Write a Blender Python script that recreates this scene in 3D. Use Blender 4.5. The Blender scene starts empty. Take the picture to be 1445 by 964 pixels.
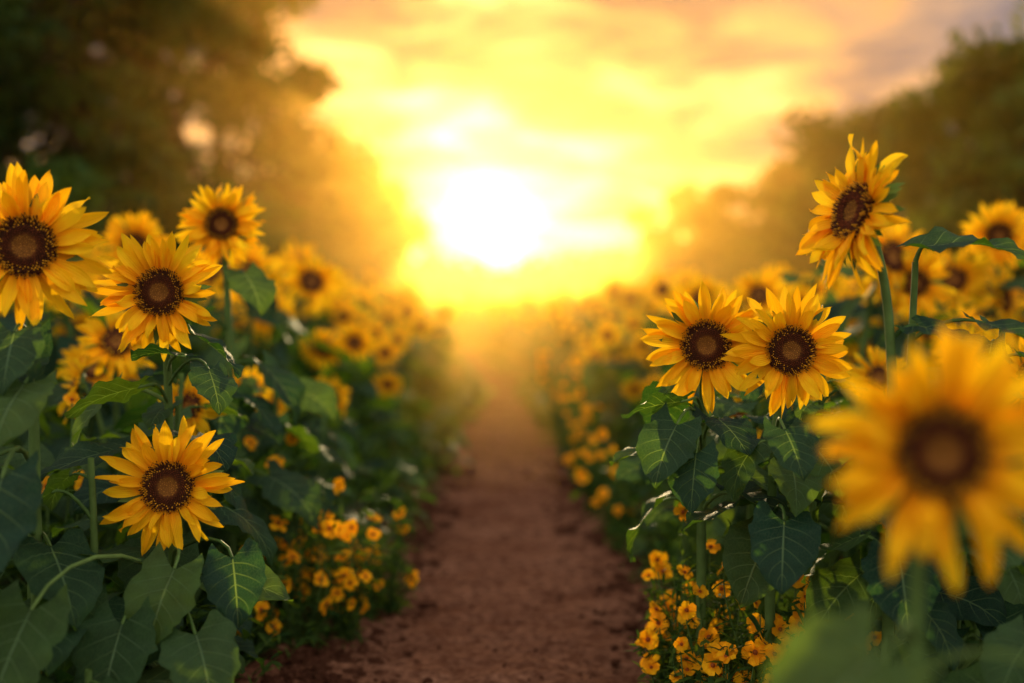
import bpy, math, random
import numpy as np
from mathutils import Vector
rng = np.random.default_rng(11)
random.seed(5)
sc = bpy.context.scene
sc.view_settings.view_transform = 'Standard'
sc.view_settings.look = 'None'
sc.view_settings.exposure = 0
UP = np.array([0, 0, 1.0])

# ------------------------------------------------------------------ mesh builder
class MB:
    def __init__(s):
        s.V = []; s.L = []; s.T = []; s.M = []; s.UV = []; s.C = []; s.n = 0
    def add(s, v, f, mat=0, uv=None, col=None):
        v = np.asarray(v, float); f = np.asarray(f, np.int64)
        N = len(v)
        s.V.append(v); s.L.append((f + s.n).ravel())
        s.T.append(np.full(len(f), f.shape[1])); s.M.append(np.full(len(f), mat))
        s.UV.append(np.zeros((N, 2)) if uv is None else np.asarray(uv, float))
        if col is None: col = (0.5, 0.5, 0.5)
        c = np.ones((N, 4)); c[:, :3] = col
        s.C.append(c); s.n += N
    def addmulti(s, v, fs, mat, uv=None, col=None):
        s.add(v, fs[0], mat, uv, col)
        base = s.n - len(v)
        for f in fs[1:]:
            f = np.asarray(f, np.int64)
            s.L.append((f + base).ravel()); s.T.append(np.full(len(f), f.shape[1])); s.M.append(np.full(len(f), mat))
    def mesh(s, name, mats, smooth=True):
        V = np.concatenate(s.V); L = np.concatenate(s.L); T = np.concatenate(s.T)
        M = np.concatenate(s.M); UV = np.concatenate(s.UV); C = np.concatenate(s.C)
        me = bpy.data.meshes.new(name)
        me.vertices.add(len(V)); me.vertices.foreach_set('co', V.ravel())
        me.loops.add(len(L)); me.loops.foreach_set('vertex_index', L)
        me.polygons.add(len(T))
        st = np.concatenate([[0], np.cumsum(T)[:-1]])
        me.polygons.foreach_set('loop_start', st)
        me.polygons.foreach_set('loop_total', T)
        me.polygons.foreach_set('material_index', M)
        me.polygons.foreach_set('use_smooth', np.full(len(T), smooth))
        uvl = me.uv_layers.new(name='UVMap')
        uvl.data.foreach_set('uv', UV[L].ravel())
        ca = me.color_attributes.new(name='Col', type='FLOAT_COLOR', domain='POINT')
        ca.data.foreach_set('color', C.ravel())
        for m in mats: me.materials.append(m)
        me.update(calc_edges=True); me.validate()
        return me

def link(name, data, loc=(0, 0, 0), parent=None):
    o = bpy.data.objects.new(name, data)
    sc.collection.objects.link(o); o.location = loc
    if parent: o.parent = parent
    return o

def gridf(nu, nv):
    i = np.arange(nv - 1)[:, None] * nu + np.arange(nu - 1)[None, :]
    i = i.ravel()
    return np.stack([i, i + 1, i + nu + 1, i + nu], 1)

def nrm(a):
    a = np.asarray(a, float); return a / (np.linalg.norm(a) + 1e-9)

# ------------------------------------------------------------------ materials
def mat(name):
    m = bpy.data.materials.new(name); m.use_nodes = True
    m.node_tree.nodes.clear(); return m, m.node_tree.nodes, m.node_tree.links

def mth(N, Lk, op, a, b=None, c=None):
    n = N.new('ShaderNodeMath'); n.operation = op
    for i, x in enumerate((a, b, c)):
        if x is None: continue
        if isinstance(x, (int, float)): n.inputs[i].default_value = x
        else: Lk.new(x, n.inputs[i])
    return n.outputs[0]

def mixc(N, Lk, f, a, b, bt='MIX'):
    n = N.new('ShaderNodeMix'); n.data_type = 'RGBA'; n.blend_type = bt
    for s, x in ((n.inputs[0], f), (n.inputs[6], a), (n.inputs[7], b)):
        if isinstance(x, (int, float)): s.default_value = x
        elif isinstance(x, tuple): s.default_value = (*x, 1)
        else: Lk.new(x, s)
    return n.outputs[2]

def leafy(name, base, light, rough=0.45, transl=0.3, tcol=None, veins=False, spec=0.5, bump=0.3):
    m, N, L = mat(name)
    at = N.new('ShaderNodeAttribute'); at.attribute_name = 'Col'
    sep = N.new('ShaderNodeSeparateColor'); L.new(at.outputs['Color'], sep.inputs[0])
    col = mixc(N, L, sep.outputs[0], base, light)
    ns = N.new('ShaderNodeTexNoise'); ns.inputs['Scale'].default_value = 30
    ns.inputs['Detail'].default_value = 4
    tc = N.new('ShaderNodeTexCoord'); L.new(tc.outputs['Object'], ns.inputs['Vector'])
    k = mth(N, L, 'MULTIPLY_ADD', ns.outputs[0], 0.9, 0.55)
    comb = N.new('ShaderNodeCombineColor')
    for i in range(3): L.new(k, comb.inputs[i])
    col = mixc(N, L, 1.0, col, comb.outputs[0], 'MULTIPLY')
    hgt = ns.outputs[0]
    if veins:
        uv = N.new('ShaderNodeUVMap'); sx = N.new('ShaderNodeSeparateXYZ'); L.new(uv.outputs[0], sx.inputs[0])
        au = mth(N, L, 'ABSOLUTE', mth(N, L, 'MULTIPLY_ADD', sx.outputs[0], 2.0, -1.0))
        t = sx.outputs[1]
        midv = mth(N, L, 'MAXIMUM', mth(N, L, 'SUBTRACT', 1.0, mth(N, L, 'DIVIDE', au, 0.045)), 0.0)
        ph = mth(N, L, 'MULTIPLY', mth(N, L, 'SUBTRACT', t, mth(N, L, 'MULTIPLY', au, 0.30)), 6.0)
        pp = mth(N, L, 'ABSOLUTE', mth(N, L, 'SUBTRACT', mth(N, L, 'FRACT', mth(N, L, 'ADD', ph, 10.0)), 0.5))
        lat = mth(N, L, 'MAXIMUM', mth(N, L, 'SUBTRACT', 1.0, mth(N, L, 'DIVIDE', pp, 0.065)), 0.0)
        lat = mth(N, L, 'MULTIPLY', lat, mth(N, L, 'SUBTRACT', 1.0, au))
        v2 = N.new('ShaderNodeTexVoronoi'); v2.feature = 'DISTANCE_TO_EDGE'; v2.inputs['Scale'].default_value = 22
        L.new(uv.outputs[0], v2.inputs['Vector'])
        fine = mth(N, L, 'MAXIMUM', mth(N, L, 'SUBTRACT', 1.0, mth(N, L, 'DIVIDE', v2.outputs[0], 0.07)), 0.0)
        vm = mth(N, L, 'MAXIMUM', midv, mth(N, L, 'MAXIMUM', mth(N, L, 'MULTIPLY', lat, 0.85), mth(N, L, 'MULTIPLY', fine, 0.13)))
        vm = mth(N, L, 'MINIMUM', vm, 1.0)
        col = mixc(N, L, mth(N, L, 'MULTIPLY', vm, 0.75), col, (0.15, 0.26, 0.14))
        hgt = mth(N, L, 'SUBTRACT', mth(N, L, 'MULTIPLY', ns.outputs[0], 0.4), vm)
    bp = N.new('ShaderNodeBump'); bp.inputs['Strength'].default_value = bump; bp.inputs['Distance'].default_value = 0.003
    L.new(hgt, bp.inputs['Height'])
    p = N.new('ShaderNodeBsdfPrincipled'); L.new(col, p.inputs['Base Color'])
    p.inputs['Roughness'].default_value = rough; p.inputs['Specular IOR Level'].default_value = spec
    L.new(bp.outputs[0], p.inputs['Normal'])
    tr = N.new('ShaderNodeBsdfTranslucent')
    tcl = mixc(N, L, 1.0, col, tcol or (1.6, 1.9, 0.7), 'MULTIPLY')
    L.new(tcl, tr.inputs[0])
    ms = N.new('ShaderNodeMixShader'); ms.inputs[0].default_value = transl
    L.new(p.outputs[0], ms.inputs[1]); L.new(tr.outputs[0], ms.inputs[2])
    o = N.new('ShaderNodeOutputMaterial'); L.new(ms.outputs[0], o.inputs[0])
    return m

M_LEAF = leafy('sunflower_leaf', (0.008, 0.032, 0.019), (0.044, 0.088, 0.020), rough=0.60, transl=0.40, tcol=(5.2, 4.2, 0.5), veins=True, bump=1.0, spec=0.17)
M_STEM = leafy('stem_green', (0.06, 0.12, 0.03), (0.12, 0.19, 0.05), rough=0.7, transl=0.15, spec=.12)
M_TREE = leafy('tree_foliage', (0.012, 0.038, 0.010), (0.066, 0.125, 0.020), rough=0.7, transl=0.4, tcol=(3.0, 1.9, 0.3), spec=.1)
M_FINE = leafy('fine_foliage', (0.024, 0.062, 0.018), (0.085, 0.15, 0.028), rough=0.85, transl=0.45, tcol=(2.6, 2.1, 0.35), spec=.03)

def petal_mat(name, c0, c1, c2, tr=0.4):
    m, N, L = mat(name)
    uv = N.new('ShaderNodeUVMap'); sx = N.new('ShaderNodeSeparateXYZ'); L.new(uv.outputs[0], sx.inputs[0])
    at = N.new('ShaderNodeAttribute'); at.attribute_name = 'Col'
    sep = N.new('ShaderNodeSeparateColor'); L.new(at.outputs['Color'], sep.inputs[0])
    t = sx.outputs[1]
    f1 = mth(N, L, 'MINIMUM', mth(N, L, 'MULTIPLY', t, 2.4), 1.0)
    a = mixc(N, L, f1, c0, c1)
    b = mixc(N, L, sep.outputs[0], a, mixc(N, L, f1, c0, c2))
    mp = N.new('ShaderNodeMapping'); L.new(uv.outputs[0], mp.inputs[0]); mp.inputs['Scale'].default_value = (14, 1.2, 1)
    ns = N.new('ShaderNodeTexNoise'); ns.inputs['Scale'].default_value = 1.5; L.new(mp.outputs[0], ns.inputs['Vector'])
    k = mth(N, L, 'MULTIPLY_ADD', ns.outputs[0], 0.6, 0.70)
    cc = N.new('ShaderNodeCombineColor'); L.new(mth(N, L, 'MULTIPLY_ADD', ns.outputs[0], 0.2, 0.9), cc.inputs[0]); L.new(k, cc.inputs[1]); L.new(k, cc.inputs[2])
    col = mixc(N, L, 1.0, b, cc.outputs[0], 'MULTIPLY')
    bp = N.new('ShaderNodeBump'); bp.inputs['Strength'].default_value = 0.8; bp.inputs['Distance'].default_value = 0.0018
    wv = mth(N, L, 'SINE', mth(N, L, 'MULTIPLY', sx.outputs[0], 38.0))
    L.new(mth(N, L, 'ADD', mth(N, L, 'MULTIPLY', wv, 0.3), ns.outputs[0]), bp.inputs['Height'])
    p = N.new('ShaderNodeBsdfPrincipled'); L.new(col, p.inputs['Base Color']); p.inputs['Roughness'].default_value = 0.6
    p.inputs['Specular IOR Level'].default_value = 0.15
    L.new(bp.outputs[0], p.inputs['Normal'])
    trn = N.new('ShaderNodeBsdfTranslucent'); L.new(col, trn.inputs[0])
    ms = N.new('ShaderNodeMixShader'); ms.inputs[0].default_value = tr
    L.new(p.outputs[0], ms.inputs[1]); L.new(trn.outputs[0], ms.inputs[2])
    o = N.new('ShaderNodeOutputMaterial'); L.new(ms.outputs[0], o.inputs[0])
    return m
M_PETAL = petal_mat('sunflower_petal', (0.95, 0.34, 0.003), (1.0, 0.64, 0.008), (1.0, 0.49, 0.004), .45)
M_WPET = petal_mat('wildflower_petal', (0.9, 0.24, 0.003), (0.98, 0.50, 0.006), (0.98, 0.36, 0.004), 0.35)

def attr_mat(name, rough=0.8):
    m, N, L = mat(name)
    at = N.new('ShaderNodeAttribute'); at.attribute_name = 'Col'
    p = N.new('ShaderNodeBsdfPrincipled'); L.new(at.outputs['Color'], p.inputs['Base Color']); p.inputs['Roughness'].default_value = rough
    p.inputs['Specular IOR Level'].default_value = 0.2
    o = N.new('ShaderNodeOutputMaterial'); L.new(p.outputs[0], o.inputs[0]); return m
M_DISC = attr_mat('sunflower_florets')

def soil_mat(name, c1, c2, c3, scale):
    m, N, L = mat(name)
    tc = N.new('ShaderNodeTexCoord')
    n1 = N.new('ShaderNodeTexNoise'); n1.inputs['Scale'].default_value = 3.0 * scale; n1.inputs['Detail'].default_value = 8; n1.inputs['Roughness'].default_value = 0.7
    n2 = N.new('ShaderNodeTexNoise'); n2.inputs['Scale'].default_value = 34 * scale; n2.inputs['Detail'].default_value = 8; n2.inputs['Roughness'].default_value = 0.75
    vo = N.new('ShaderNodeTexNoise'); vo.inputs['Scale'].default_value = 190 * scale; vo.inputs['Detail'].default_value = 3
    for n in (n1, n2, vo): L.new(tc.outputs['Object'], n.inputs['Vector'])
    r = N.new('ShaderNodeValToRGB'); L.new(n1.outputs[0], r.inputs[0])
    r.color_ramp.elements[0].position = 0.38; r.color_ramp.elements[0].color = (*c1, 1)
    r.color_ramp.elements[1].position = 0.64; r.color_ramp.elements[1].color = (*c2, 1)
    f = mth(N, L, 'MULTIPLY', mth(N, L, 'SUBTRACT', n2.outputs[0], 0.38), 3.4)
    n = N.new('ShaderNodeMath'); n.operation = 'MULTIPLY'; n.use_clamp = True; L.new(f, n.inputs[0]); n.inputs[1].default_value = 1.0
    col = mixc(N, L, n.outputs[0], c3, r.outputs[0])
    bp = N.new('ShaderNodeBump'); bp.inputs['Strength'].default_value = 1.0; bp.inputs['Distance'].default_value = 0.014
    L.new(mth(N, L, 'ADD', n2.outputs[0], mth(N, L, 'MULTIPLY', vo.outputs[0], 0.4)), bp.inputs['Height'])
    p = N.new('ShaderNodeBsdfDiffuse'); L.new(col, p.inputs[0]); L.new(bp.outputs[0], p.inputs['Normal']); p.inputs['Roughness'].default_value = .5
    o = N.new('ShaderNodeOutputMaterial'); L.new(p.outputs[0], o.inputs[0]); return m
M_SOIL = soil_mat('path_soil', (0.19, 0.080, 0.046), (0.38, 0.185, 0.115), (0.085, 0.033, 0.019), 1.0)
M_GROUND = soil_mat('field_soil', (0.07, 0.03, 0.018), (0.12, 0.055, 0.032), (0.04, 0.018, 0.010), 1.0)
M_CLOD = soil_mat('soil_clods', (0.10, 0.040, 0.023), (0.20, 0.088, 0.052), (0.055, 0.020, 0.012), 3.0)
M_BARK = soil_mat('bark', (0.06, 0.04, 0.028), (0.12, 0.085, 0.06), (0.03, 0.02, 0.015), 1.0)

# ------------------------------------------------------------------ part builders
def tube(mb, pts, rad, sides, m, col=(0.5, 0.5, 0.5)):
    pts = np.asarray(pts, float); n = len(pts)
    rad = np.broadcast_to(np.asarray(rad, float), (n,))
    tan = np.gradient(pts, axis=0)
    tan /= np.linalg.norm(tan, axis=1)[:, None] + 1e-9
    ref = np.array([1.0, 0.13, 0.07]) if abs(tan[:, 0]).mean() < 0.8 else np.array([0.1, 1.0, 0.1])
    a = np.cross(tan, ref); a /= np.linalg.norm(a, axis=1)[:, None] + 1e-9
    b = np.cross(tan, a)
    th = np.linspace(0, 2 * np.pi, sides + 1)
    V = pts[:, None, :] + rad[:, None, None] * (np.cos(th)[None, :, None] * a[:, None, :] + np.sin(th)[None, :, None] * b[:, None, :])
    uv = np.stack(np.meshgrid(th / 6.28, np.linspace(0, 1, n)), -1).reshape(-1, 2)
    mb.add(V.reshape(-1, 3), gridf(sides + 1, n), m, uv, col)

def bez(p0, p1, p2, p3, n):
    t = np.linspace(0, 1, n)[:, None]
    return (1 - t) ** 3 * p0 + 3 * (1 - t) ** 2 * t * p1 + 3 * (1 - t) * t * t * p2 + t ** 3 * p3

def frame(n):
    n = nrm(n); x = np.cross(UP, n)
    x = np.array([1.0, 0, 0]) if np.linalg.norm(x) < 1e-3 else nrm(x)
    return np.stack([x, np.cross(n, x), n])

def petal_local(Ln, W, a0, bend, twist, fold, wav, ph, nu, nv, prof='lance'):
    t = np.linspace(0, 1, nv); u = np.linspace(-1, 1, nu)
    if prof == 'lance': w = (0.42 + 0.95 * t) * np.clip(1 - t ** 2.7, 0, 1) ** 0.95
    elif prof == 'bract': w = (1 - t) ** 0.7 * (0.8 + 0.6 * t)
    else: w = (0.35 + 1.0 * t) * np.clip(1 - t ** 5, 0, 1) ** 0.6
    w = w * W / 2 + 1e-5
    ang = a0 + bend * t; dt = Ln / (nv - 1)
    cy = np.concatenate([[0], np.cumsum(np.cos(ang[:-1]) * dt)]); cz = np.concatenate([[0], np.cumsum(np.sin(ang[:-1]) * dt)])
    X = w[:, None] * u[None, :]
    Z = fold * np.abs(X) ** 1.0 * np.abs(u)[None, :] + wav * np.sin(ph + 7 * t)[:, None] * u[None, :] * W * t[:, None]
    tw = (twist * t)[:, None]
    X2 = X * np.cos(tw) - Z * np.sin(tw); Z2 = X * np.sin(tw) + Z * np.cos(tw)
    nY = -np.sin(ang)[:, None]; nZ = np.cos(ang)[:, None]
    V = np.stack([X2, cy[:, None] + Z2 * nY, cz[:, None] + Z2 * nZ], -1).reshape(-1, 3)
    uv = np.stack(np.meshgrid((u + 1) / 2, t), -1).reshape(-1, 2)
    return V, uv

def head(mb, c, n, R, det, rg, mi, droop=0.0):
    B = frame(n); c = np.asarray(c, float)
    rd = 0.385 * R
    nu, nv = {2: (7, 12), 1: (3, 6), 0: (3, 5)}[det]
    layers = {2: [(23, 0.03, 1.04, 0.0), (21, 0.24, 0.94, 0.003), (8, 0.45, 0.68, 0.005)], 1: [(20, 0.05, 1.0, 0.0), (15, 0.3, 0.85, 0.003)], 0: [(18, 0.12, 1.0, 0.0)]}[det]
    for cnt, a0, ls, z0 in layers:
        off = rg.uniform(0, 6)
        for i in range(cnt):
            if det == 2 and rg.random() < 0.04: continue
            az = off + i * 2 * math.pi / cnt + rg.normal(0, 0.09)
            Ln = (R - rd * 0.86) * ls * rg.uniform(0.78, 1.14)
            W = R * rg.uniform(0.17, 0.27) * (1.3 if det == 0 else 1)
            V, uv = petal_local(Ln, W, a0 + rg.normal(0, 0.13), rg.normal(-0.15 + droop, 0.48), rg.normal(0, 0.5), rg.uniform(0.05, 0.9), rg.uniform(0.0, 0.2), rg.uniform(0, 6), nu, nv)
            V[:, 0] += rg.normal(0, 0.13) * V[:, 1] ** 2 / max(Ln, 1e-3)
            V[:, 1] += rd * 0.86; V[:, 2] += z0
            ca, sa = math.cos(az), math.sin(az)
            x = V[:, 0] * ca - V[:, 1] * sa; y = V[:, 0] * sa + V[:, 1] * ca
            mb.add(c + np.stack([x, y, V[:, 2]], 1) @ B, gridf(nu, nv), mi['petal'], uv, (rg.random(), 0.5, 0.5))
    k = 20 if det == 2 else 8
    nr = 7 if det == 2 else 4
    rr = np.linspace(0, 1, nr); th = np.linspace(0, 2 * np.pi, k + 1)
    def dz(r): return R * (0.085 * (1 - r ** 4) - 0.06 * np.exp(-(r / 0.36) ** 2))
    G = np.stack([(rr[:, None] * np.cos(th)) * rd, (rr[:, None] * np.sin(th)) * rd, np.repeat(dz(rr)[:, None], k + 1, 1)], -1).reshape(-1, 3)
    cc = np.repeat(np.where(rr[:, None] < 0.35, np.array([[0.20, 0.075, 0.012]]), np.array([[0.045, 0.015, 0.005]])), k + 1, 0)
    mb.add(c + G @ B, gridf(k + 1, nr), mi['disc'], None, cc)
    nf = {2: 620, 1: 70, 0: 16}[det]
    kk = np.arange(nf) + 0.5; r = np.sqrt(kk / nf); a = kk * 2.399963
    s = rd * 0.95 / math.sqrt(nf) * 1.0
    h = R * np.where(r < 0.38, 0.022, np.where(r < 0.72, 0.045, 0.075)) * rg.uniform(0.6, 1.3, nf)
    lean = np.where(r > 0.7, 0.35, -0.1)
    base = np.stack([r * rd * np.cos(a), r * rd * np.sin(a), dz(r)], 1)
    q = np.array([[1, 0], [0, 1], [-1, 0], [0, -1]], float)
    rad_d = np.stack([np.cos(a), np.sin(a)], 1)
    Vb = np.zeros((nf, 9, 3))
    Vb[:, 0:4, :2] = base[:, None, :2] + q[None] * s * 0.85; Vb[:, 0:4, 2] = base[:, None, 2]
    mid = base.copy(); mid[:, :2] += rad_d * (lean * h * 0.6)[:, None]
    Vb[:, 4:8, :2] = mid[:, None, :2] + q[None] * s * 0.62; Vb[:, 4:8, 2] = (base[:, 2] + h * 0.65)[:, None]
    Vb[:, 8, :2] = base[:, :2] + rad_d * (lean * h)[:, None]; Vb[:, 8, 2] = base[:, 2] + h
    C = np.zeros((nf, 9, 3)); C[:] = (0.04, 0.014, 0.006)
    tip = np.zeros((nf, 3))
    for i in range(nf):
        if r[i] < 0.36: tip[i] = np.array([0.42, 0.17, 0.02]) * rg.uniform(0.5, 1.3)
        elif r[i] < 0.66: tip[i] = np.array([0.17, 0.036, 0.008]) * rg.uniform(0.5, 1.5)
        else: tip[i] = (np.array([1.0, 0.42, 0.015]) if rg.random() < 0.5 else np.array([0.13, 0.034, 0.010])) * rg.uniform(0.6, 1.1)
    C[:, 8] = np.minimum(tip * 1.2, 1); C[:, 4:8] = tip[:, None] * 0.65
    off = (np.arange(nf) * 9)[:, None, None]
    qf = np.array([[j, (j + 1) % 4, 4 + (j + 1) % 4, 4 + j] for j in range(4)])[None] + off
    tf = np.array([[4 + j, 4 + (j + 1) % 4, 8] for j in range(4)])[None] + off
    mb.addmulti(c + Vb.reshape(-1, 3) @ B, [qf.reshape(-1, 4), tf.reshape(-1, 3)], mi['disc'], None, C.reshape(-1, 3))
    rr = np.array([0.2, 0.7, 1.0, 0.92]); zz = np.array([-0.16, -0.12, -0.04, 0.0]) * R
    G = np.stack([rr[:, None] * np.cos(th) * rd, rr[:, None] * np.sin(th) * rd, np.repeat(zz[:, None], k + 1, 1)], -1).reshape(-1, 3)
    mb.add(c + G @ B, gridf(k + 1, 4), mi['stem'])
    if det:
        for i in range(26 if det == 2 else 9):
            az = i * 2.4 + rg.normal(0, 0.1)
            V, uv = petal_local(R * rg.uniform(0.32, 0.5), R * 0.17, -0.15 + rg.normal(0, 0.2), rg.normal(-0.1, 0.5), 0, 0.3, 0, 0, 3, 5, 'bract')
            V[:, 1] += rd * 0.85; V[:, 2] -= 0.04 * R
            ca, sa = math.cos(az), math.sin(az)
            mb.add(c + np.stack([V[:, 0] * ca - V[:, 1] * sa, V[:, 0] * sa + V[:, 1] * ca, V[:, 2]], 1) @ B, gridf(3, 5), mi['stem'], uv, (rg.random(), .5, .5))

def leaf(mb, base, az, pitch, Ln, W, droop, roll, rg, mi, nu=11, nv=16, petiole_from=None, tone=None):
    base = np.asarray(base, float)
    h = np.array([math.cos(az), math.sin(az), 0.0]); side0 = np.array([-math.sin(az), math.cos(az), 0.0])
    t = np.linspace(0, 1, nv); u = np.linspace(-1, 1, nu)
    T, U = np.meshgrid(t, u, indexing='ij')
    w = (0.62 + 2.9 * t - 0.6 * t * t) * (1 - t) ** 1.02
    w = np.where(t > 0.97, 0.01, w); w = w * W / 2 * 0.86
    te = T - 0.26 * np.abs(U) ** 1.4 * (1 - T) ** 3.0
    X = U * w[:, None]
    if nu > 6:
        tooth = 1 + 0.045 * rg.normal(0, 1, (nv, 2))
        X[:, 0] *= tooth[:, 0]; X[:, -1] *= tooth[:, 1]
    m = 25; tt = np.linspace(-0.3, 1, m)
    ang = pitch - droop * np.clip(tt, 0, 1) ** 1.3
    dt = (tt[1] - tt[0]) * Ln
    ch = np.concatenate([[0], np.cumsum(np.cos(ang[:-1]) * dt)]); cz = np.concatenate([[0], np.cumsum(np.sin(ang[:-1]) * dt)])
    i0 = np.interp(0, tt, ch); z0 = np.interp(0, tt, cz)
    H = np.interp(te, tt, ch) - i0; Z = np.interp(te, tt, cz) - z0; A = np.interp(te, tt, ang)
    p1, p2 = rg.uniform(0, 6, 2)
    f = rg.uniform(0.05, 0.35)
    nz = f * np.abs(X) - 0.9 * f * np.abs(X) ** 2 / W + 0.05 * W * np.sin(9 * te + p1 + 1.5 * U) * np.abs(U) + 0.028 * W * np.sin(22 * te + p2) * np.abs(U) ** 2
    nz = nz + 0.016 * W * np.sin((te - 0.3 * np.abs(U)) * 6 * 2 * np.pi) * (0.2 + np.abs(U)) * (1 - np.abs(U) * 0.5)
    nv_h = -np.sin(A); nv_z = np.cos(A)
    cr, sr = math.cos(roll), math.sin(roll)
    Xr = X * cr - nz * sr; Nr = X * sr + nz * cr
    V = base + H[..., None] * h + Z[..., None] * UP + Xr[..., None] * side0 + (Nr * nv_h)[..., None] * h + (Nr * nv_z)[..., None] * UP
    uv = np.stack([(U + 1) / 2, T], -1).reshape(-1, 2)
    mb.add(V.reshape(-1, 3), gridf(nu, nv), mi['leaf'], uv, (rg.random() ** 1.5 if tone is None else tone, 0.5, 0.5))
    if petiole_from is not None:
        p0 = np.asarray(petiole_from, float); d = np.linalg.norm(base - p0)
        pts = bez(p0, p0 + (base - p0) * 0.4 + UP * d * 0.25, base - (math.cos(pitch) * h + math.sin(pitch) * UP) * d * 0.25, base, 7)
        tube(mb, pts, np.linspace(0.0052, 0.0032, 7) * (Ln / 0.18) ** 0.5, 5 if nu > 6 else 3, mi['stem'], (rg.random(), .5, .5))

MI = dict(leaf=0, stem=1, petal=2, disc=3)
SMATS = [M_LEAF, M_STEM, M_PETAL, M_DISC]
BLOOMS = []   # (position, radius) of the big blooms: leaves do not grow across them
EYE = np.array([0, 0, 1.0])
def clear(P):
    for hpos, r in BLOOMS:
        d = hpos - EYE; t = np.dot(P - EYE, d) / np.dot(d, d)
        if 0.3 < t < 1.0 and np.linalg.norm(P - (EYE + d * t)) < r + .05: return False
    return True

def plant(mb, bx, by, hp, n, R, det, rg, nleaf=9, lsize=0.19, bias=None, extra=(), tmin=0.12, tmax=0.88, hd=True, spread=1.9, srad=0.011, tone=None):
    hp = np.asarray(hp, float); n = nrm(n)
    hb = hp - n * R * 0.12
    p0 = np.array([bx, by, -0.02]); H = hb[2]
    p1 = p0 + UP * H * 0.55 + np.array([rg.normal(0, .02), rg.normal(0, .02), 0])
    p2 = hb - n * R * 0.75 + np.array([0, 0, -0.10 * H])
    pts = bez(p0, p1, p2, hb, 24 if det == 2 else 8)
    tube(mb, pts, np.linspace(srad * 1.15, srad * 0.7, len(pts)), 10 if det == 2 else 4, MI['stem'], (0.6, .5, .5))
    if hd: head(mb, hp, n, R, det, rg, MI)
    nu, nv = {2: (11, 16), 1: (5, 7), 0: (3, 5)}[det]
    a = rg.uniform(0, 6.28)
    for i in range(nleaf):
        t = tmin + (tmax - tmin) * (i + rg.uniform(0, .5)) / nleaf
        P = pts[min(int(t * (len(pts) - 1)), len(pts) - 1)]
        a += 2.4
        az = a if bias is None else bias + ((a % 6.28) - 3.14) / 3.14 * spread
        sz = lsize * (1.15 - 0.65 * abs(t - 0.4) - (0.25 if t > .8 else 0)) * rg.uniform(0.8, 1.15)
        pl = sz * rg.uniform(0.35, 0.75); e = rg.uniform(0.0, 0.7)
        dirv = np.array([math.cos(az) * math.cos(e), math.sin(az) * math.cos(e), math.sin(e)])
        b = P + pl * dirv
        pit = rg.uniform(-0.7, 0.15)
        if det == 2 and not clear(b + np.array([math.cos(az), math.sin(az), math.sin(pit) - .2]) * sz * .45): continue
        leaf(mb, b, az + rg.normal(0, .25), pit, sz, sz * rg.uniform(0.78, 1.0), rg.uniform(0.3, 1.2), rg.normal(0, .3), rg, MI, nu, nv, P)
    for (b, az, pi_, L_, dr, ro) in extra:
        zz = pts[:, 2]; P = pts[int(np.argmin(abs(zz - (b[2] - 0.04))))]
        leaf(mb, b, math.radians(az), math.radians(pi_), L_, L_ * 0.95, dr, math.radians(ro), rg, MI, 13, 20, P, tone)

# ------------------------------------------------------------------ hero sunflowers
HEROES = []
def hero(seed, hp, n, R=0.14, base=None, **kw):
    HEROES.append((seed, hp, n, R, base, kw)); BLOOMS.append((np.array(hp), R * .9))
def grow_heroes():
    for seed, hp, n, R, base, kw in HEROES:
        rg = np.random.default_rng(seed); mb = MB()
        bx, by = base if base else (hp[0] - n[0] * 0.1, hp[1] + 0.1)
        plant(mb, bx, by, hp, n, R, 2, rg, **kw)
        for i in range(len(mb.V)): mb.V[i] = mb.V[i] - np.array([bx, by, 0])
        link('sunflower', mb.mesh('sunflower', SMATS), (bx, by, 0))

W_ = math.radians(-90)
hero(1, (-0.937, 2.30, 1.118), (0.30, -1, 0.08), 0.158, nleaf=8, bias=W_, lsize=.2, tmax=.8, extra=[
    ((-0.937, 2.25, 0.955), -80, -38, .15, .5, 8), ((-0.90, 2.20, 0.86), -95, -30, .17, .7, -6), ((-0.90, 2.10, 0.70), -95, -58, .21, .3, 4),
    ((-1.00, 2.05, 0.56), -60, -40, .20, .6, 10)])
hero(2, (-0.772, 2.62, 1.034), (0.10, -1, 0.12), 0.142, nleaf=9, bias=W_, lsize=.17, tmax=.85, extra=[
    ((-0.80, 2.55, 0.83), 190, -12, .16, .5, 20), ((-0.64, 2.52, 0.87), -60, -35, .12, .6, -10), ((-0.70, 2.5, .90), 160, 10, .12, .6, 10)])
hero(3, (-0.80, 3.30, 1.230), (0.12, -1, 0.10), 0.124, nleaf=9, bias=W_, lsize=.19)
hero(4, (-0.708, 2.45, 0.632), (0.16, -1, 0.18), 0.142, nleaf=5, bias=W_, lsize=.17, tmax=.6, extra=[
    ((-0.66, 2.32, 0.49), -110, -48, .17, .5, -12), ((-0.56, 2.38, 0.50), -70, -40, .15, .6, 12), ((-0.74, 2.25, 0.40), -100, -52, .20, .5, 6),
    ((-0.60, 2.25, 0.38), -60, -30, .17, .8, 14), ((-0.86, 2.12, 0.46), -110, -50, .21, .4, -8)])
hero(6, (0.659, 2.30, 1.184), (-0.95, -0.36, 0.25), 0.150, base=(0.74, 2.36), nleaf=7, bias=W_, lsize=.15, tmax=.78, extra=[
    ((0.80, 2.35, 0.965), -40, -12, .15, .5, 10), ((.75, 2.3, .52), -100, -35, .17, .5, 5)])
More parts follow.
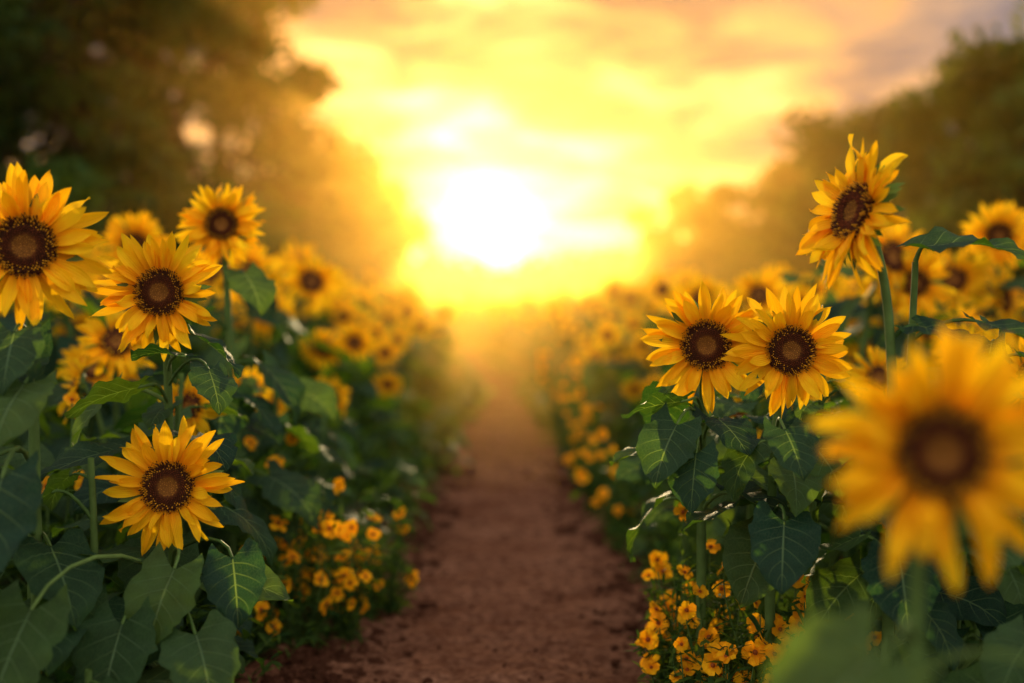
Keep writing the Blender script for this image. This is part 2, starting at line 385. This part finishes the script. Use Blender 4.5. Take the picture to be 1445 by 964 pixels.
hero(7, (0.426, 2.62, 0.918), (-0.08, -1, 0.06), 0.146, nleaf=10, bias=math.radians(-110), lsize=.16, tmin=.42, tmax=.86, extra=[
    ((0.36, 2.55, 0.80), 182, -6, .13, .4, 25), ((0.345, 2.50, 0.755), -130, -45, .15, .5, -20), ((0.38, 2.46, 0.70), -110, -60, .13, .3, 10)])
hero(8, (0.583, 2.50, 0.911), (0.05, -1, 0.10), 0.138, nleaf=9, bias=W_, lsize=.15, tmin=.4, tmax=.8, extra=[
    ((0.55, 2.40, 0.755), -80, -35, .13, .4, 4), ((0.545, 2.38, 0.575), -105, -34, .17, .6, -6)])
hero(9, (0.468, 1.30, 0.842), (-0.05, -1, 0.05), 0.140, nleaf=0, base=(0.49, 1.40), tone=2.6, extra=[
    ((0.37, 1.20, 0.645), 205, -25, .17, .6, -30), ((.60, 1.2, .60), -20, -40, .15, .6, 25)])
hero(10, (1.872, 4.6, 1.278), (-0.35, -1, 0.15), 0.14, nleaf=8, bias=W_)
hero(11, (1.415, 4.2, 1.087), (-0.1, -1, 0.1), 0.14, nleaf=8, bias=W_)
hero(12, (1.80, 5.2, 1.15), (0.2, -1, 0.1), 0.13, nleaf=8, bias=W_)
hero(13, (-1.45, 4.6, 1.24), (0.2, -1, 0.1), 0.14, nleaf=8, bias=W_)
grow_heroes()
def leafy_plant(seed, bx, by, H, nleaf, lsize, bias, extra=(), tmin=.1, tmax=.98):
    rg = np.random.default_rng(seed); mb = MB()
    plant(mb, bx, by, (bx + .02, by - .02, H), (0, -.3, 1), 0.05, 2, rg, nleaf=nleaf, lsize=lsize, bias=bias, extra=extra, hd=False, tmin=tmin, tmax=tmax, srad=.009)
    for i in range(len(mb.V)): mb.V[i] = mb.V[i] - np.array([bx, by, 0])
    return link('sunflower_plant', mb.mesh('sunflower_plant', SMATS), (bx, by, 0))
leafy_plant(21, 0.80, 2.45, 1.10, 10, .16, W_, extra=[((0.835, 2.42, 1.125), -12, 6, .20, .55, 12), ((0.95, 2.4, 0.97), -50, -15, .17, .5, 0)], tmax=.85)
leafy_plant(22, 1.02, 2.55, 0.98, 11, .18, W_)
leafy_plant(23, -1.02, 2.5, 0.98, 10, .19, W_)
leafy_plant(24, -0.88, 2.45, 0.70, 9, .19, W_)
leafy_plant(25, -0.80, 2.8, 0.80, 11, .17, W_)
leafy_plant(26, -0.86, 3.05, 0.84, 11, .17, W_)
leafy_plant(33, -0.84, 3.35, 0.84, 12, .17, W_)
leafy_plant(37, -0.76, 3.75, 0.82, 12, .17, W_)
leafy_plant(27, 0.78, 2.95, 0.78, 11, .16, W_)
leafy_plant(28, 0.92, 2.45, 0.66, 10, .17, W_)
leafy_plant(34, 0.60, 3.05, 0.84, 12, .16, W_, tmin=.5)
leafy_plant(35, 0.48, 3.25, 0.80, 12, .15, W_, tmin=.45)
leafy_plant(36, 0.70, 2.78, 0.86, 11, .15, W_, tmin=.55)
leafy_plant(29, 0.98, 2.15, 0.45, 8, .17, W_)
leafy_plant(31, -0.80, 2.2, 0.34, 8, .19, W_)
leafy_plant(32, -1.0, 2.25, 0.45, 8, .2, W_)

# ------------------------------------------------------------------ field (instanced)
def pc(y): return 0.03 - 0.010 * y - 0.006 * max(0, y - 11) ** 2
def hw(y): return max(0.64 - 0.031 * y, 0.28)
def variants(det, cnt, headed):
    out = []
    for s in range(cnt):
        rg = np.random.default_rng(100 + s + det * 20 + headed * 50); mb = MB()
        n = (rg.normal(0, .3), -1, rg.uniform(-.15, .35))
        plant(mb, 0, 0, (rg.normal(0, .04), -0.08, 1.04 if headed else 0.9), n, 0.135, det, rg, nleaf=12 if det else 9, lsize=.2 if det else .22, hd=bool(headed), tmax=.93, tmin=.05)
        out.append(mb.mesh('field_sunflower_mesh', SMATS))
    return out
V1h = variants(1, 6, 1); V1n = variants(1, 4, 0); V0h = variants(0, 5, 1); V0n = variants(0, 3, 0)
field = link('sunflower_field', None)
heroes = [(-0.937, 2.3), (-.772, 2.62), (-.8, 3.35), (1.872, 4.6), (1.415, 4.2), (1.8, 5.2), (-1.45, 4.6)]
y = 2.95; cntf = 0
while y < 44:
    step = 0.24 + 0.013 * y
    for side in (-1, 1):
        x = hw(y) + (0.34 if y < 4.1 else 0.05)
        xmax = 0.45 * y + 1.2
        while x < xmax:
            e = x - hw(y)
            jx = rng.normal(0, .08); jy = rng.normal(0, .09)
            px, py = pc(y) + side * (x + jx), y + jy
            ok = all((px - a) ** 2 + (py - b) ** 2 > 0.035 for a, b in heroes)
            if ok:
                s = min(0.30 + e * 1.10, 1.04) * rng.uniform(.80, 1.14)
                if side > 0: s *= 0.95
                if y < 4.2: s = min(s, 0.84 if side < 0 else .78)
                hd = s > 0.50 and rng.random() < (0.55 if y < 4.2 else 0.94)
                me = (V1h if hd else V1n) if y < 8 else (V0h if hd else V0n)
                o = link('sunflower_instance', me[rng.integers(len(me))], (px, py, 0), field)
                o.rotation_euler = (rng.normal(0, .08), rng.normal(0, .08), rng.normal(0, .65) if hd else rng.uniform(0, 6.28))
                o.scale = (s * 1.02 + 0.04,) * 2 + (s * rng.uniform(.92, 1.07),)
                cntf += 1
            x += step * rng.uniform(.75, 1.3)
    y += step
print('field', cntf)

# ------------------------------------------------------------------ low weeds
def weed(seed, n=14, H=0.28):
    rg = np.random.default_rng(seed); mb = MB()
    for i in range(n):
        az = rg.uniform(0, 6.28); lean = rg.uniform(.1, .9); h = H * rg.uniform(.5, 1.1)
        p3 = np.array([math.cos(az) * lean * h, math.sin(az) * lean * h, h])
        b0 = np.array([rg.normal(0, .05), rg.normal(0, .05), 0])
        pts = bez(b0, b0 + UP * h * .5, b0 + p3 * .8, b0 + p3, 6)
        tube(mb, pts, np.linspace(.0022, .001, 6), 3, 1, (rg.random(), .5, .5))
        for j in range(10):
            P = pts[rg.integers(1, 6)]
            leaf(mb, P, rg.uniform(0, 6.28), rg.uniform(-.4, .9), rg.uniform(.03, .07), rg.uniform(.008, .026), rg.uniform(0, .8), rg.normal(0, .4), rg, dict(leaf=0, stem=1), 3, 4)
    return mb.mesh('weed_mesh', [M_FINE, M_STEM])
WV = [weed(300 + i) for i in range(5)]
und = link('undergrowth', None)
for i in range(1050):
    y = 2.7 + 12 * rng.random() ** 1.4
    side = -1 if rng.random() < .5 else 1
    e = rng.gamma(1.6, .15) - 0.06
    if y < 3.7 and side < 0: e += 0.22
    x = pc(y) + side * (hw(y) + e)
    o = link('weed_clump', WV[rng.integers(5)], (x, y, -0.01), und)
    o.rotation_euler = (0, 0, rng.uniform(0, 6.28)); s = rng.uniform(.35, .9) * min(.6 + e * 1.8, 1.7)
    o.scale = (s, s, s * rng.uniform(.8, 1.2))

# ------------------------------------------------------------------ wildflowers
def wflower(mb, c, n, r, rg):
    B = frame(n)
    off = rg.uniform(0, 6)
    k = 5 if rg.random() < .6 else 6
    for i in range(k):
        V, uv = petal_local(r * rg.uniform(.9, 1.1), r * 1.0, 0.2 + rg.normal(0, .15), rg.normal(-.3, .3), rg.normal(0, .2), .2, .06, rg.uniform(0, 6), 5, 6, 'round')
        az = off + i * 6.283 / k + rg.normal(0, .1); V[:, 1] += r * .1
        ca, sa = math.cos(az), math.sin(az)
        mb.add(c + np.stack([V[:, 0] * ca - V[:, 1] * sa, V[:, 0] * sa + V[:, 1] * ca, V[:, 2]], 1) @ B, gridf(5, 6), 2, uv, (rg.random(), .5, .5))
    rr = np.array([1, .7, .05]); zz = np.array([0, .16, .22]) * r; th = np.linspace(0, 6.283, 8)
    G = np.stack([rr[:, None] * np.cos(th) * r * .24, rr[:, None] * np.sin(th) * r * .24, np.repeat(zz[:, None], 8, 1)], -1).reshape(-1, 3)
    mb.add(c + G @ B, gridf(8, 3), 3, None, (.22, .05, .008))

def wild(cx, cy, spots, seed, nfl, fr=1.0, pf=.55):
    rg = np.random.default_rng(seed); mb = MB()
    for (sx, sy, sr, hh) in spots:
        for i in range(nfl):
            h = hh * rg.uniform(.35, 1.1); az = rg.uniform(0, 6.28); rad = sr * math.sqrt(rg.random())
            tip = np.array([sx - cx + math.cos(az) * rad, sy - cy + math.sin(az) * rad, h])
            b0 = np.array([sx - cx + math.cos(az) * rad * .3, sy - cy + math.sin(az) * rad * .3, 0])
            pts = bez(b0, b0 + UP * h * .5, tip * np.array([1, 1, .8]), tip, 9)
            tube(mb, pts, np.linspace(.0026, .0013, 9), 4, 1, (rg.random(), .5, .5))
            for j in range(22):
                P = pts[rg.integers(1, 9)] + rg.normal(0, .008, 3)
                leaf(mb, P, rg.uniform(0, 6.28), rg.uniform(-.3, 1.0), rg.uniform(.025, .06), rg.uniform(.006, .013), rg.uniform(0, .9), rg.normal(0, .4), rg, dict(leaf=0, stem=1), 3, 5)
            if rg.random() < pf:
                wflower(mb, tip + np.array([0, -.01, .01]), (rg.normal(0, .55), -0.9 + rg.normal(0, .4), rg.uniform(.1, 1.2)), rg.uniform(.016, .026) * fr, rg)
    return link('yellow_wildflowers', mb.mesh('yellow_wildflowers', [M_FINE, M_STEM, M_WPET, M_DISC]), (cx, cy, 0))
wild(-.6, 3.5, [(-.70, 3.2, .10, .38), (-.58, 3.3, .12, .38), (-.48, 3.4, .10, .35), (-.66, 3.45, .12, .50), (-.52, 3.55, .12, .46), (-.72, 3.6, .12, .60), (-.45, 3.65, .09, .33), (-.40, 3.8, .09, .36)], 401, 19, 1.1)
wild(.48, 2.75, [(.38, 2.8, .08, .34), (.48, 2.7, .10, .33), (.40, 2.62, .07, .24), (.58, 2.65, .12, .37), (.68, 2.6, .1, .37), (.46, 2.85, .12, .46), (.57, 2.85, .12, .50), (.41, 3.1, .06, .30), (.48, 2.55, .08, .27), (.58, 2.52, .08, .30)], 402, 18, 1.05, .6)
wild(.40, 6, [(.44, 5.0, .09, .34), (.42, 5.6, .10, .42), (.40, 6.2, .12, .48), (.38, 6.9, .12, .54), (.36, 7.8, .14, .6), (.34, 8.8, .14, .6)], 403, 14, 1.1, .6)
wild(1.0, 2.6, [(1.0, 2.5, .1, .3), (.9, 2.7, .12, .5)], 404, 10)
wild(-1.1, 2.9, [(-1.12, 2.9, .1, .75)], 405, 8)

# ------------------------------------------------------------------ soil
def vnoise(x, y, seed):
    r = np.random.default_rng(seed); G = r.random((256, 256))
    x, y = x * .84 + y * .54 + 40, y * .84 - x * .54 + 90
    xi = np.floor(x).astype(int); yi = np.floor(y).astype(int); fx = x - xi; fy = y - yi
    fx = fx * fx * (3 - 2 * fx); fy = fy * fy * (3 - 2 * fy)
    g = lambda a, b: G[a % 256, b % 256]
    return (g(xi, yi) * (1 - fx) + g(xi + 1, yi) * fx) * (1 - fy) + (g(xi, yi + 1) * (1 - fx) + g(xi + 1, yi + 1) * fx) * fy
def fbm(x, y, sc_, o, seed):
    s = 0; a = 1; t = 0
    for i in range(o):
        s = s + a * vnoise(x * sc_, y * sc_, seed + i); t += a; a *= .5; sc_ *= 2.05
    return s / t
mb = MB()
xs = np.linspace(-1.25, 1.25, 250)
ys = np.concatenate([np.arange(1.2, 6, .010), np.arange(6, 14, .04), np.arange(14, 30, .4)])
X, Y = np.meshgrid(xs, ys)
ctr0 = 0.03 - 0.010 * Y - 0.006 * np.maximum(0, Y - 11) ** 2
X = X + (ctr0 - 0.03)
half = np.maximum(0.59 - 0.031 * Y, .25) + 0.10 * (fbm(X * 0 + 3, Y, 1.3, 3, 50) - .5)
dx = X - ctr0
ee = np.abs(dx) - half + 0.22 * (fbm(X, Y, 4, 3, 60) - .5)
edge = 1 / (1 + np.exp(-ee / .05))
Z = 0.012 + 0.024 * (fbm(X, Y, 2.0, 2, 10) - .5) + 0.030 * (fbm(X, Y, 7, 2, 20) - .5) + 0.012 * (fbm(X, Y, 22, 1, 30) - .5)
Z += edge * (0.05 + 0.10 * (fbm(X, Y, 10, 3, 40) - .5) + 0.03 * (fbm(X, Y, 26, 1, 45) - .5))
mb.add(np.stack([X, Y, Z + .004], -1).reshape(-1, 3), gridf(len(xs), len(ys)), 0)
link('dirt_path', mb.mesh('dirt_path', [M_SOIL]))
mb = MB()
mb.add([(-300, -100, -.06), (300, -100, -.06), (300, 500, -.06), (-300, 500, -.06)], [(0, 1, 2, 3)], 0)
link('ground', mb.mesh('ground', [M_GROUND]))
t_ = (1 + 5 ** .5) / 2
iv = np.array([(-1, t_, 0), (1, t_, 0), (-1, -t_, 0), (1, -t_, 0), (0, -1, t_), (0, 1, t_), (0, -1, -t_), (0, 1, -t_), (t_, 0, -1), (t_, 0, 1), (-t_, 0, -1), (-t_, 0, 1)], float); iv /= np.linalg.norm(iv[0])
ifc = np.array([(0, 11, 5), (0, 5, 1), (0, 1, 7), (0, 7, 10), (0, 10, 11), (1, 5, 9), (5, 11, 4), (11, 10, 2), (10, 7, 6), (7, 1, 8), (3, 9, 4), (3, 4, 2), (3, 2, 6), (3, 6, 8), (3, 8, 9), (4, 9, 5), (2, 4, 11), (6, 2, 10), (8, 6, 7), (9, 8, 1)])
mb = MB()
for i in range(7500):
    y = 2.4 + 6 * rng.random() ** 1.6
    hwy = max(0.59 - 0.031 * y, .25)
    if rng.random() < .78:
        x = pc(y) + (1 if rng.random() < .4 else -1) * (hwy + rng.normal(.04, .10))
        s = rng.gamma(2, .0035) + .002
    else:
        x = pc(y) + rng.uniform(-.45, .45); s = rng.gamma(1.6, .0014) + .001
    e = 1 / (1 + math.exp(-(abs(x - pc(y)) - hwy) / .05))
    v = iv * rng.uniform(.6, 1.3, (12, 1)) * np.array([s * rng.uniform(.8, 1.5), s * rng.uniform(.8, 1.5), s * .75])
    mb.add(v + np.array([x, y, .016 + e * .05 + s * .2]), ifc, 0)
link('soil_clods', mb.mesh('soil_clods', [M_CLOD], smooth=False))

# ------------------------------------------------------------------ trees
def tree(name, x, y, H, cr, ncl, seed, lsz=.13, low=.12, per=200, flat=1.0):
    rg = np.random.default_rng(seed); mb = MB()
    wig = np.cumsum(rg.normal(0, .10, (8, 2)), 0)
    tp = np.zeros((8, 3)); tp[:, :2] = wig * .5; tp[0, :2] = 0; tp[:, 2] = np.linspace(-.1, H * .78, 8)
    tr0 = .035 * H
    tube(mb, tp, np.linspace(tr0, tr0 * .25, 8), 9, 1)
    for i in range(ncl):
        d = nrm(rg.normal(0, 1, 3)); rr = rg.uniform(.45, 1.0) ** .6
        zc = H * (low + 1) / 2; rz = H * (1 - low) / 2
        c = np.array([d[0] * cr * rr, d[1] * cr * flat * rr, zc + d[2] * rz * rr * .92])
        c[:2] *= 1 + .25 * math.sin(3 * math.atan2(d[1], d[0]) + seed)
        if i % 3 == 0:
            a = tp[rg.integers(2, 7)]
            pts = bez(a, a + (c - a) * .4 + UP * .15, a + (c - a) * .8 + UP * .1, c, 7)
            tube(mb, pts, np.linspace(tr0 * .35, .012, 7), 5, 1)
        R = cr * rg.uniform(.13, .30)
        n = int(per * rg.uniform(.5, 1.2))
        dd = rg.normal(0, 1, (n, 3)); dd /= np.linalg.norm(dd, axis=1)[:, None]
        P = c + dd * (R * rg.random((n, 1)) ** .45) * np.array([1.15, 1.15, .75]) + rg.normal(0, R * .14, (n, 3))
        a = rg.normal(0, 1, (n, 3)) ; a /= np.linalg.norm(a, axis=1)[:, None]
        b = np.cross(a, rg.normal(0, 1, (n, 3))); b /= np.linalg.norm(b, axis=1)[:, None]
        s = lsz * rg.uniform(.6, 1.3, (n, 1))
        Q = np.stack([P - a * s * .6, P + b * s * .33, P + a * s * .6, P - b * s * .33], 1)
        v = np.clip(rg.uniform(.0, .95) + rg.normal(0, .18, n), 0, 1)
        C = np.repeat(np.stack([v, v, v], 1), 4, 0)
        mb.add(Q.reshape(-1, 3), np.arange(n * 4).reshape(-1, 4), 0, None, C)
    return link(name, mb.mesh(name, [M_TREE, M_BARK], smooth=False), (x, y, 0))
tree('tree', -5.6, 12.0, 7.4, 2.4, 100, 1, low=.15)
tree('tree', -4.0, 12.8, 6.2, 1.7, 80, 2, low=.12)
tree('tree', -8.3, 13, 7.0, 2.6, 80, 3)
tree('tree', -4.4, 18.5, 5.2, 1.9, 70, 4, low=.1)
tree('tree', -4.0, 24, 4.6, 1.8, 60, 5, .17, low=.06)
tree('tree', -4.9, 33, 5.4, 2.4, 60, 6, .22, low=.05)
tree('tree', 4.9, 11.2, 3.9, 1.5, 70, 7, low=.08)
tree('tree', 7.2, 12.5, 5.2, 2.3, 75, 8, low=.08)
tree('tree', 5.0, 16, 3.9, 1.6, 65, 9, low=.06)
tree('tree', 6.9, 18, 4.8, 2.2, 65, 10, low=.06)
tree('tree', 5.3, 23, 3.8, 1.9, 60, 12, .17, low=.05)
tree('tree', 5.0, 33, 4.7, 1.7, 55, 13, .2, low=.05)
tree('tree', 8.5, 31, 5.0, 2.8, 55, 14, .22, low=.05)
tree('bush', -3.7, 9.3, 2.35, 1.1, 45, 15, .1, low=.05)
tree('bush', -2.6, 10.2, 1.8, .8, 36, 16, .1, low=.05)
tree('bush', -5.4, 9.6, 2.7, 1.3, 45, 17, .1, low=.05)
tree('bush', 3.8, 10.5, 1.9, .9, 36, 18, .1, low=.05)
tree('bush', 5.6, 9.2, 2.3, 1.2, 40, 19, .1, low=.05)
rg = np.random.default_rng(77); mb = MB()
for i in range(380):
    x = rg.uniform(-75, 75); yy = 70 + rg.uniform(0, 22)
    hh = (2.4 + 3.2 * min(abs(x + 1) / 14, 1.0)) * rg.uniform(.75, 1.15)
    n = 100; R = rg.uniform(1.2, 2.2)
    P = np.array([x, yy, hh * rg.random() ** .6]) + rg.normal(0, R * .5, (n, 3)) * np.array([1.3, 1, .6]); P[:, 2] = abs(P[:, 2])
    a = rg.normal(0, 1, (n, 3)); a /= np.linalg.norm(a, axis=1)[:, None]
    b = np.cross(a, rg.normal(0, 1, (n, 3))); b /= np.linalg.norm(b, axis=1)[:, None]
    s = .6
    Q = np.stack([P - a * s, P + b * s * .6, P + a * s, P - b * s * .6], 1)
    v = rg.uniform(.1, .9, n); mb.add(Q.reshape(-1, 3), np.arange(n * 4).reshape(-1, 4), 0, None, np.repeat(np.stack([v, v, v], 1), 4, 0))
link('distant_trees', mb.mesh('distant_trees', [M_TREE], smooth=False))

# ------------------------------------------------------------------ low evening haze over the field
bpy.ops.mesh.primitive_cube_add(size=1)
hz = bpy.context.object; hz.name = 'evening_haze'; hz.dimensions = (80, 56, 4.4); hz.location = (0, 6.0 + 28, 2.1)
m, N, L = mat('haze'); v = N.new('ShaderNodeVolumeScatter'); v.inputs['Color'].default_value = (1, .55, .10, 1)
v.inputs['Density'].default_value = .0085; v.inputs['Anisotropy'].default_value = .82
o = N.new('ShaderNodeOutputMaterial'); L.new(v.outputs[0], o.inputs['Volume']); hz.data.materials.append(m)

# ------------------------------------------------------------------ sun + sky
EL, AZ = math.radians(6.6), math.radians(-0.9)
def sdir(el): return Vector((math.sin(AZ) * math.cos(el), math.cos(AZ) * math.cos(el), math.sin(el)))
sun = bpy.data.lights.new('sun', 'SUN'); sun.energy = 5.0; sun.angle = math.radians(.6); sun.color = (1, .68, .32)
so = link('sun', sun, (0, 20, 10)); so.rotation_euler = sdir(EL).to_track_quat('Z', 'Y').to_euler()
w = bpy.data.worlds.new('World'); sc.world = w; w.use_nodes = True
N = w.node_tree.nodes; L = w.node_tree.links; N.clear()
sky = N.new('ShaderNodeTexSky'); sky.sky_type = 'NISHITA'; sky.sun_disc = False; sky.sun_elevation = EL; sky.sun_rotation = AZ
tc = N.new('ShaderNodeTexCoord')
dt = N.new('ShaderNodeVectorMath'); dt.operation = 'DOT_PRODUCT'; L.new(tc.outputs['Generated'], dt.inputs[0]); dt.inputs[1].default_value = sdir(math.radians(4.2))
ang = mth(N, L, 'MULTIPLY', mth(N, L, 'ARCCOSINE', mth(N, L, 'MINIMUM', dt.outputs['Value'], 1.0)), 180 / math.pi)
sx = N.new('ShaderNodeSeparateXYZ'); L.new(tc.outputs['Generated'], sx.inputs[0])
zz = mth(N, L, 'ADD', mth(N, L, 'MAXIMUM', sx.outputs[2], 0.0), 0.12)
cb = N.new('ShaderNodeCombineXYZ'); L.new(mth(N, L, 'DIVIDE', sx.outputs[0], zz), cb.inputs[0]); L.new(mth(N, L, 'DIVIDE', sx.outputs[1], zz), cb.inputs[1])
cn = N.new('ShaderNodeTexNoise'); cn.inputs['Scale'].default_value = 2.3; cn.inputs['Detail'].default_value = 8; cn.inputs['Roughness'].default_value = .58; cn.inputs['Distortion'].default_value = .6
L.new(cb.outputs[0], cn.inputs['Vector'])
cl = mth(N, L, 'SUBTRACT', cn.outputs[0], .5)
angp = mth(N, L, 'ADD', ang, mth(N, L, 'MULTIPLY', cl, mth(N, L, 'MINIMUM', mth(N, L, 'MULTIPLY', ang, 3.6), 40.0)))
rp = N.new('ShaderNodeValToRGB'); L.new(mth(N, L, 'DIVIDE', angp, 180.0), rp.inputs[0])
stops = [(0, (1, .72, .30)), (.03, (.86, .48, .15)), (.05, (.68, .33, .10)), (.075, (.50, .26, .11)), (.11, (.34, .22, .16)), (.17, (.25, .25, .28)), (.35, (.42, .46, .52)), (.55, (1, .99, .96)), (1, (1, .97, .93))]  # last stops: sky behind the camera brightened as added fill for the flower faces
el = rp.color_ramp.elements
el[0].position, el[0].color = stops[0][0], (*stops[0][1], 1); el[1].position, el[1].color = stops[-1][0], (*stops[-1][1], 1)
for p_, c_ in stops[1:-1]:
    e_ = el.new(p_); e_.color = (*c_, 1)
ed = N.new('ShaderNodeValToRGB'); L.new(cn.outputs[0], ed.inputs[0])
e2 = ed.color_ramp.elements; e2[0].position = .42; e2[0].color = (1.5, 1.35, 1.12, 1); e2[1].position = .58; e2[1].color = (.60, .60, .66, 1)
base = mixc(N, L, 1.0, rp.outputs[0], ed.outputs[0], 'MULTIPLY')
g1 = mth(N, L, 'MULTIPLY', mth(N, L, 'EXPONENT', mth(N, L, 'MULTIPLY', mth(N, L, 'POWER', mth(N, L, 'DIVIDE', ang, 1.1), 2.0), -1.0)), 6.0)
g2 = mth(N, L, 'MULTIPLY', mth(N, L, 'EXPONENT', mth(N, L, 'DIVIDE', angp, -2.4)), 2.4)
def scalec(col, f):
    c = N.new('ShaderNodeVectorMath'); c.operation = 'SCALE'; c.inputs[0].default_value = col; L.new(f, c.inputs['Scale']); return c.outputs[0]
def addv(a, b):
    c = N.new('ShaderNodeVectorMath'); c.operation = 'ADD'; L.new(a, c.inputs[0]); L.new(b, c.inputs[1]); return c.outputs[0]
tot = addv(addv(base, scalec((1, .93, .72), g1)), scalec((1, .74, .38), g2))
bg1 = N.new('ShaderNodeBackground'); L.new(sky.outputs[0], bg1.inputs[0]); bg1.inputs[1].default_value = .05
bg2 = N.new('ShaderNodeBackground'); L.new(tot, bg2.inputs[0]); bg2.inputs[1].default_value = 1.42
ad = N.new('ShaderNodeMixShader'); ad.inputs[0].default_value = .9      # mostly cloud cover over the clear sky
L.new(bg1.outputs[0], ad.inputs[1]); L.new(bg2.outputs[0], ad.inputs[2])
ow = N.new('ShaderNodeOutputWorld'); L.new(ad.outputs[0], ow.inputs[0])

# ------------------------------------------------------------------ camera
cam = bpy.data.cameras.new('camera'); co = link('camera', cam, (0, 0, 1.0))
co.rotation_euler = (math.radians(90 - 1.6), 0, 0)
cam.lens = 42; cam.sensor_width = 36; cam.clip_end = 1000; cam.clip_start = .05
cam.dof.use_dof = True; cam.dof.focus_distance = 2.52; cam.dof.aperture_fstop = 1.0; cam.dof.aperture_blades = 0
sc.camera = co
